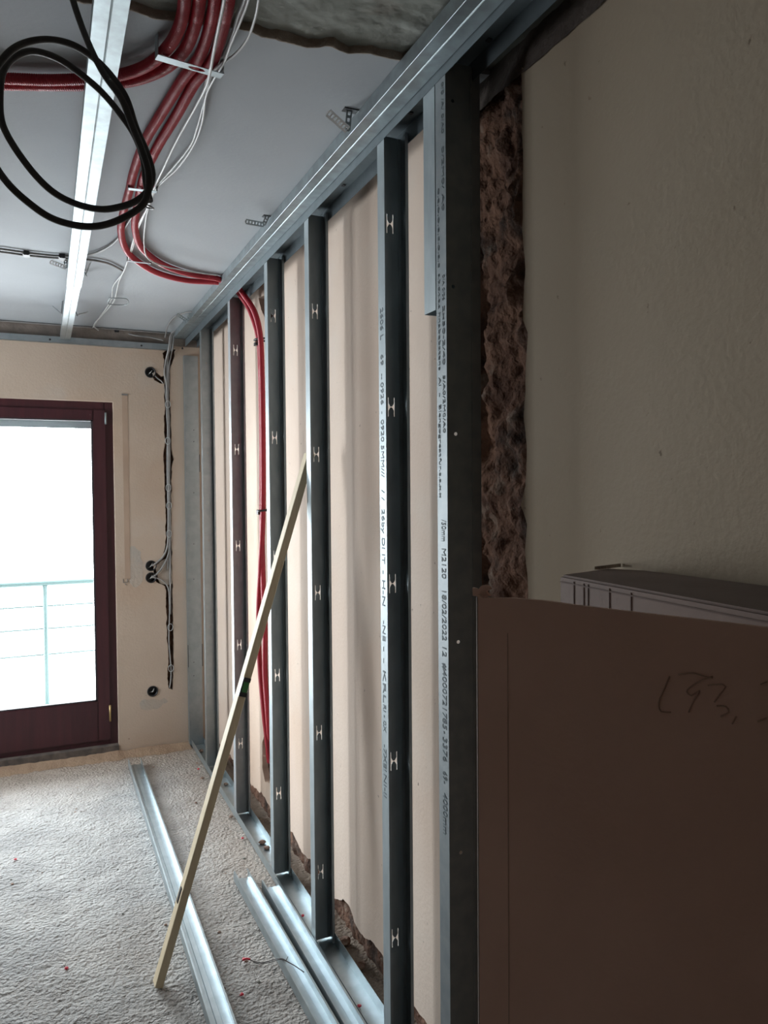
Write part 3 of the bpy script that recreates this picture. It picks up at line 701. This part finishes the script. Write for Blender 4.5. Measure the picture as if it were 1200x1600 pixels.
cable(((-60,388),(0,393.5),(50,400),(100,404),(140,406),(170,412),(193,424)), ZC-.008, .0048, M_cabg, 'grey cable crossing the ceiling from the left, ending at the small wire clamp')
for u, v, lab in ((41, 396.5, 'black cable saddle on the grey cables near the left edge of the ceiling'), (97, 401.5, 'black cable saddle beside the bright ceiling profile')):
    p = onZ(u, v, ZC-.008); thing(boxo('cable_saddle', (p.x-.013, p.x+.013, p.y-.022, p.y+.022, ZC-.018, ZC-.001), M_blk, bevel=.003), lab, 'clip')
cable(((-60,505),(0,507),(60,509),(120,511),(150,514),(182,517),(230,523),(258,529)), ZC-.006, .0045, M_cabg, 'grey cable along the ceiling just above the back wall')
o = tubeo('electric_cable', [onZ(190, 518, ZC-.006), onY(210, 524, YB-.02), onY(235, 527, YB-.02), onY(256, 532, YB-.03)], .0045, M_cabg, step=.01, seg=8)
thing(o, 'short grey cable below the ceiling cable, running into the far corner', 'cable')
o = tubeo('electric_cable', [onZ(302, 487, ZC-.008), onZ(288, 489, ZC-.008), onZ(272, 496, ZC-.008), onZ(262, 510, ZC-.01), onY(258, 527, YB-.03)], .004, M_cabg, step=.01, seg=8)
thing(o, 'grey cable bending round the far hanger into the corner', 'cable')
for u, v, lab in ((182, 516, 'black saddle left on the cables above the back wall'), (230, 524, 'black saddle right on the cables above the back wall')):
    p = onZ(u, v, ZC-.006); thing(boxo('cable_saddle', (p.x-.014, p.x+.014, p.y-.02, p.y+.02, ZC-.022, ZC-.001), M_blk, bevel=.003), lab, 'clip')

# ------------------------------------------------------------------ black cable coil
coil = [(100,-60,1.50),(114,0,1.46),(135,60,1.42),(160,112,1.38),(190,155,1.36),(206,195,1.35),(222,235,1.34),(232,270,1.33),(231,302,1.33),(218,325,1.33),
 (175,348,1.31),(133,354,1.30),(83,342,1.29),(40,313,1.28),(7,280,1.28),(-18,238,1.29),(-28,190,1.30),(-22,140,1.32),(0,98,1.34),(28,72,1.36),(67,62,1.38),(108,68,1.39),(143,88,1.40),
 (173,117,1.395),(197,153,1.385),(212,198,1.375),(229,238,1.37),(238,272,1.37),(232,296,1.37),(213,314,1.365),(185,324,1.36),(155,327,1.355),(117,318,1.35),(83,300,1.34),(52,270,1.34),(20,226,1.345),(3,190,1.35),(0,150,1.36),
 (5,112,1.38),(22,90,1.40),(50,80,1.41),(87,90,1.42),(120,111,1.425),(157,142,1.42),(187,177,1.41),(211,213,1.40),(224,250,1.395),(228,285,1.39),(234,314,1.38)]
e = empty('cable_coil', onD(120, 200, 1.36), 'black rubber cable hanging in large loops from the ceiling at upper left', 'cable')
child(tubeo('cable', [onD(u, v, d) for u, v, d in coil], .0060, M_cabb, step=.006, seg=12), e)
c = onD(229, 322, 1.372)
child(tubeo('cable_tie', [c+Vector((-.012, 0, .004)), c+Vector((0, -.012, -.002)), c+Vector((.012, 0, -.003)), c+Vector((0, .012, .002)), c+Vector((-.012, 0, .006))], .0016, M_cabw, step=.003, seg=6), e)

# ------------------------------------------------------------------ socket boxes and cables in the chase
labs = ('round black flush box high on the wall right of the glass door', 'upper of two round black flush boxes halfway up the back wall',
        'lower of two round black flush boxes halfway up the back wall', 'round black flush box low on the wall near the floor')
for (x, z), lab in zip(SOCK, labs):
    bm = bmesh.new(); n = 24; R = []
    for rr, y in ((.0335, YB-.002), (.0335, YB-.0045), (.0275, YB-.0045), (.0265, YB+.038)):
        R.append([bm.verts.new((x+rr*cos(2*pi*k/n), y, z+rr*sin(2*pi*k/n))) for k in range(n)])
    for i in range(3):
        for k in range(n): bm.faces.new((R[i][k], R[i][(k+1)%n], R[i+1][(k+1)%n], R[i+1][k])).smooth = True
    bm.faces.new(R[3]); bmesh.ops.recalc_face_normals(bm, faces=bm.faces[:])
    e = thing(link('flush_box', bm, M_blk), lab, 'socket box')
    child(tubeo('wire_end', [(x-.012, YB+.03, z-.012), (x, YB-.004, z), (x+.010, YB+.01, z+.014)], .003, M_cabw, step=.005, seg=6), e)
yc_ = YB-.001
def wy(px, y=yc_): return [onY(u, v, y) for u, v in px]
def wcable(px, lab, r=.0055, M=M_cabg, ys=None):
    q0_ = onY(px[0][0]+3, px[0][1]-14, YB-.045); q1_ = onY(px[0][0], px[0][1]+6, YB-.04)
    o = tubeo('wall_cable', [q0_+Vector((.03, -.04, .03)), q0_, q1_]+wy(px[1:]), r, M, step=.01, seg=8); thing(o, lab, 'cable', None)
top = [(265.5, 538), (263, 556), (260.5, 580)]
wcable([(264,537),(259,565),(257,583),(260,600),(262,640),(262.5,700),(263,760),(263,820),(262,850),(256,868),(245,879),(238,884)], 'grey cable in the wall chase ending in the upper middle flush box', M=M_cabm)
wcable([(266,537),(262,560),(261,600),(264,660),(264,720),(265,790),(265,850),(262,870),(254,886),(246,896),(238,902)], 'grey cable in the wall chase ending in the lower middle flush box')
wcable([(269,537),(266,560),(264,590),(262.5,650),(261,720),(262,780),(264,850),(263,875),(262,890)], 'thin grey cable at the left side of the wall chase', r=.0035)
wcable([(270,537),(267,556),(263,580),(260.5,640),(265,700),(264.5,760),(266,820),(266,868),(266,905),(266,960)], 'grey cable along the right side of the wall chase', r=.005)
o = tubeo('wall_cable', wy(((238,902),(250,905),(259,912),(264,925),(265,960),(264,1000),(267,1040),(267,1060),(265,1075))), .0040, M_cabm, step=.01, seg=8)
thing(o, 'light cable leaving the middle flush boxes down towards the floor', 'cable')
o = tubeo('wall_cable', wy(((238,583),(246,591),(254,598),(258,612),(261,640),(262,680),(261,710)), YB+.004), .0040, M_cabm, step=.01, seg=8)
thing(o, 'light cable from the top flush box into the wall chase', 'cable')
for i, (v, u) in enumerate(((632, 262), (689, 262), (762, 263), (790, 264), (834, 264), (980, 266), (1044, 267))):
    c = onY(u, v, YB-.001); pts = [c+Vector((.015*cos(a), -.004, .022*sin(a))) for a in [2*pi*k/12 for k in range(13)]]
    w_ = ('near the top of the wall chase', 'below the topmost tie in the wall chase', 'third from the top in the wall chase', 'fourth from the top in the wall chase', 'just above the middle flush boxes', 'halfway between the middle and lowest flush box', 'above the lowest flush box')[i]
    thing(tubeo('cable_tie', pts, .0017, M_cabw, step=.004, seg=6), 'thin white cable tie ring '+w_, 'cable tie', 'cable ties in the wall chase')

# ------------------------------------------------------------------ loose channels on the floor
def channel(a, b, w, h, M, label, z=.001, lipw=0, name='loose_channel', roll=0):
    a = Vector((*a, z)); b = Vector((*b, z)); k = w/2
    prof = [(-k, h), (-k, 0), (-.010, 0), (-.008, .0025), (.008, .0025), (.010, 0), (k, 0), (k, h)]
    if lipw: prof = [(-k+lipw, h)]+prof+[(k-lipw, h)]
    return thing(link(name, sweep([Vector(p) for p in prof], a, b, t=-.0009), M), label, 'metal profile')
h = .036
A0 = onZ(201, 1187, h+.006); B0 = onZ(219, 1184, h+.006); cA = (A0+B0)/2
A1 = onZ(327, 1600, h+.006); B1 = onZ(372, 1600, h+.006); cB = (A1+B1)/2; d = (cB-cA).normalized()
channel((cA.x, cA.y), tuple((cA+d*4.0).xy), .070, h, M_zinc2, lipw=.005, label='long bright channel lying open side up on the floor, crossed by the batten', z=.006)
A0 = onZ(366, 1362, h); B0 = onZ(386, 1359, h); cA = (A0+B0)/2; A1 = onZ(495, 1597, h); B1 = A1+(B0-A0); cB = (A1+B1)/2; 
print('chan2', cA, cB, (B0-A0).length)
channel((cA.x, cA.y), tuple((cA+(cB-cA)*((cA.y-1.15)/(cA.y-cB.y))).xy), .058, h, M_zinc2, lipw=.005, label='left of two short channels lying side by side against the floor track', z=.003)
A2 = onZ(405, 1378, h); B2 = onZ(425, 1373, h); cC = (A2+B2)/2
channel((XF-.034, cC.y), (XF-.034, 1.15), .058, h, M_zinc2, lipw=.005, label='right of two short channels, tight against the floor track', z=.003)

# ------------------------------------------------------------------ leaning batten with vials
f0 = onZ(235, 1538, .0); f0 = Vector((.322, 2.545, .002)); top = Vector((.878, 2.60, 1.735))
dz = (top-f0).normalized(); sy = Vector((0, 1, 0)); sy = (sy-dz*sy.dot(dz)).normalized(); sx = sy.cross(dz).normalized()
e = empty('wooden_batten', f0, 'long pale wooden batten leaning against the studs, with a green vial', 'batten')
bm = bmesh.new(); L = (top-f0).length; obox(bm, f0+dz*L/2+dz*.0, sx, sy, dz, .026, .046, L)
bmesh.ops.bevel(bm, geom=bm.edges[:], offset=.0015, segments=1, affect='EDGES'); child(link('batten', bm, M_wood), e)
t = (1.0)/dz.z
def onbat(u, v):
    # point of the batten's near face seen at picture row v
    best = min((abs((lambda q: 800+FPX*(q.dot(_d))/(q.dot(_f)))(f0+dz*s-Vector((0, 0, CH)))-v), s) for s in [k*.005 for k in range(int(L/.005))])
    return f0+dz*best[1]
c = onbat(380, 1071)-sy*.024
bm = bmesh.new(); obox(bm, c, sx, sy, dz, .022, .008, .036); bmesh.ops.bevel(bm, geom=bm.edges[:], offset=.002, segments=2, affect='EDGES'); v_ = child(link('vial', bm, M_green), e)
bm = bmesh.new()
for q in (-1, 1): obox(bm, c+dz*(q*.025), sx, sy, dz, .024, .009, .014)
obox(bm, c-sx*.0125, sx, sy, dz, .004, .010, .062)
child(link('vial_holder', bm, M_blk), e)
c = onbat(272, 1398)-sx*.0135
bm = bmesh.new(); obox(bm, c-sx*.0, sx, sy, dz, .004, .018, .05); bmesh.ops.bevel(bm, geom=bm.edges[:], offset=.0015, segments=2, affect='EDGES'); child(link('side_vial', bm, M_blk), e)

# ------------------------------------------------------------------ cardboard on the right
P0 = onY(748, 929, .85); P0.z -= 0
dr = Vector((.392, -.92, 0)).normalized()
L = .80; H = P0.z
e = empty('cardboard_sheet', Vector((P0.x, P0.y, 0)), 'big brown cardboard sheet standing upright at the lower right', 'cardboard')
nrm = Vector((dr.y, -dr.x, 0)); 
if nrm.x > 0: nrm = -nrm                                     # towards the room and camera
fr = frame((P0.x, P0.y, 0), dr, (0, 0, 1))
def cpt(u, v):  # picture point on the sheet's plane -> (along, z)
    r_ = ray(u, v); o_ = Vector((0, 0, CH)); t = (Vector((P0.x, P0.y, 0))-o_).dot(nrm)/r_.dot(nrm); q = o_+r_*t
    return ((q-Vector((P0.x, P0.y, 0))).dot(dr), q.z)
tp = [cpt(*q) for q in ((748,928),(756,934),(800,934),(850,938),(900,945),(1000,957),(1100,968),(1200,980),(1300,992))]
outer = [(-.0, 0), (tp[-1][0], 0)]+tp[::-1]
o = plan2d('sheet', outer, [], .006, M_card, fr); child(o, e)
k0 = cpt(796, 1200)[0]
bm = bmesh.new(); q = Vector((P0.x, P0.y, 0))
obox(bm, q+dr*k0+Vector((0, 0, H*.49))+nrm*.0028, dr, nrm, Vector((0, 0, 1)), .0012, .0012, H*.96); child(link('crease', bm, M_pencil), e)
bm = bmesh.new(); tube(bm, [q+dr*.0+Vector((0, 0, z)) for z in (0, H*.3, H*.6, H-.003)], .0032, .1, 6); child(link('cut_edge', bm, M_card2), e)
fl = [cpt(*q_) for q_ in ((746,932),(747,921),(756,924),(762,915),(772,916),(776,922),(768,926),(775,934))]
o = plan2d('torn_flap', jag(fl, .004, .003, 3, 90), [], .004, M_card, frame(q+Vector((.0, .012, 0)), dr, (0, 0, 1))); child(o, e)
def scrib(pl):
    return [q+dr*cpt(u, v)[0]+nrm*.0034+Vector((0, 0, cpt(u, v)[1])) for u, v in pl]
bm = bmesh.new()
for pl in (((1048,1056),(1040,1075),(1033,1090),(1031,1102),(1035,1111),(1050,1112)), ((1062,1053),(1085,1051),(1105,1057),(1115,1058)), ((1115,1056),(1098,1062),(1080,1073),(1075,1080),(1082,1086),(1095,1078),(1085,1095),(1078,1112)),
           ((1108,1070),(1126,1068),(1135,1072),(1126,1084),(1118,1096)), ((1122,1102),(1136,1103),(1140,1112),(1128,1118)), ((1152,1118),(1146,1130)), ((1190,1068),(1200,1064)), ((1185,1126),(1200,1121))):
    tube(bm, scrib(pl), .0009, .004, 6)
child(link('pencil_scribble', bm, M_pencil), e)

# box behind the sheet, against the wall
zb = onX(1010, 891, XW-.004).z
C0 = onZ(876, 898, zb); C1 = onZ(1200, 957, zb)
dl = (C1-C0).normalized()
print('box', zb, C0, C1)
E1 = onZ(950, 888, zb); E2 = onZ(1012, 891, zb); E3 = onZ(1200, 921, zb)
bm = bmesh.new()
ring = [C0, C0+dl*.62, Vector((XW-.006, (C0+dl*.62).y, zb)), Vector((XW-.006, E2.y, zb)), E1]
topv = [bm.verts.new(p) for p in ring]; botv = [bm.verts.new((p.x, p.y, .042)) for p in ring]
bm.faces.new(topv)
for i in range(len(ring)): bm.faces.new((topv[i], botv[i], botv[(i+1)%len(ring)], topv[(i+1)%len(ring)]))
bm.faces.new(botv[::-1]); bmesh.ops.recalc_face_normals(bm, faces=bm.faces[:])
bmesh.ops.bevel(bm, geom=[x for x in bm.edges if min(v.co.z for v in x.verts) > .5], offset=.004, segments=2, affect='EDGES')
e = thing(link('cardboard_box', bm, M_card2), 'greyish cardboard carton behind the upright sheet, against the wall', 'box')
bm = bmesh.new()
nb = Vector((dl.y, -dl.x, 0)); nb = nb if nb.x < 0 else -nb
for s_ in (.05, .085, .10, .17, .235): obox(bm, C0+dl*s_*.8+nb*.0006+Vector((0, 0, -.09)), dl, nb, Vector((0, 0, 1)), .0022, .0012, .165)
obox(bm, C0+dl*.3+nb*.0006+Vector((0, 0, -.012)), dl, nb, Vector((0, 0, 1)), .6, .0014, .0022)
child(link('fold_line', bm, M_fold), e)
bm = bmesh.new(); obox(bm, E1+Vector((.0, -.0, .003)), (E1-C0).normalized(), nb, Vector((0, 0, 1)), .07, .012, .006); child(link('torn_flap', bm, M_edge), e)

# ------------------------------------------------------------------ bits on the floor
def pebble(name, p, r, M, label, cat, group, sq=.6):
    bm = bmesh.new(); bmesh.ops.create_icosphere(bm, subdivisions=2, radius=r)
    s = random.random()*50
    for v in bm.verts:
        v.co *= 1+.45*noise.noise(v.co*(1.6/r)+Vector((s, 0, 0))); v.co.z *= sq
    bmesh.ops.translate(bm, verts=bm.verts, vec=(p[0], p[1], p[2]+r*sq*.7)); 
    return thing(link(name, bm, M), label, cat, group)
redpx = [(442, 1343, XF, 'in the floor track behind the third stud'), (473, 1430, 0, 'in the floor track between the two middle studs'), (561, 1571, 0, 'in the floor track nearest the camera'),
         (378, 1553, 1, 'on the screed between the loose channels'), (104, 1512, 1, 'alone on the open screed at left'), (379, 1309, 1, 'on the screed beside the floor track'),
         (381, 1498, 1, 'at the end of the black wire scrap'), (310, 1201, 1, 'near the far end of the floor track'), (24, 1342, 1, 'far left on the screed'), (495, 1530, 2, 'inside the right loose channel')]
for u, v, k, w_ in redpx:
    z = .004 if k != 1 else .0
    p = onZ(u, v, z+.004); pebble('plastic_crumb', (p.x, p.y, z), .0065, M_plug, 'small red plastic crumb '+w_, 'crumb', 'red plastic crumbs')
M_rub = mat('brick_rubble', (.20, .11, .08), .95, 0, (.40, .31, .25), 30, .8, 90)
spots = [(1.0*0+XT+.03, 2.35, .018), (XT+.03, 2.50, .022), (XT+.035, 2.72, .02), (XT+.025, 3.2, .018), (XT+.03, 3.32, .015), (XT+.03, 3.95, .02), (XF+.05, 3.32, .014), (XF+.045, 3.38, .016), (XF+.05, 4.6, .015), (XF+.03, 4.75, .014), (XF+.05, 4.15, .012), (XF-.02, 3.72, .010), (XF-.05, 4.3, .010), (XF-.03, 4.55, .009)]
rlab = ('beyond the track, next to the second stud from the front', 'beyond the track, just before the stud the batten leans on', 'beyond the track, just past the stud the batten leans on', 'beyond the track, past the stud right of the conduit', 'beyond the track, below the foot of the red conduit', 'beyond the track, behind the purplish stud', 'larger one lying in the track left of the conduit stud', 'smaller one lying in the track left of the conduit stud', 'in the track just past the farthest stud', 'in the track by the far corner', 'in the track between the two farthest studs', 'on the screed outside the track by the purplish stud', 'on the screed outside the track, near the farthest stud', 'on the screed close to the far corner')
for (x, y, r_), w_ in zip(spots, rlab):
    pebble('rubble_piece', (x, y, .002), r_, M_rub, 'brown rubble '+w_, 'rubble', 'rubble along the floor track')
stones = []
for k in range(60):
    x = random.uniform(-.9, .80); y = random.uniform(2.0, 4.75); r_ = random.choice((.003, .004, .005, .006))
    pebble('floor_crumb', (x, y, floorz(x, y)-.001), r_, M_rub if k % 2 else M_conc, 'small crumb of mortar on the rough screed', 'crumb', 'mortar crumbs on the screed')
# scrap of twisted black wire
def fz(u, v, z): return onZ(u, v, z)
e = empty('wire_scrap', onZ(405, 1503, .01), 'scrap of twisted black and red wire on the screed beside the loose channels', 'wire')
child(tubeo('wire', [fz(375,1509,.004), fz(378,1501,.008), fz(386,1498,.012), fz(396,1502,.008), fz(410,1504,.008), fz(422,1501,.012), fz(434,1498,.03), fz(441,1498,.046), fz(448,1502,.044), fz(462,1510,.043), fz(475,1519,.04)], .0016, M_cabb, step=.003, seg=6), e)
child(tubeo('wire', [fz(396,1504,.006), fz(408,1506,.006), fz(424,1503,.012), fz(438,1499,.036), fz(446,1501,.045), fz(450,1495,.045)], .0013, M_cabb, step=.003, seg=6), e)
child(tubeo('red_sleeve', [fz(379,1500,.010), fz(385,1498,.013), fz(391,1499,.012)], .0032, M_plug, step=.003, seg=8), e)
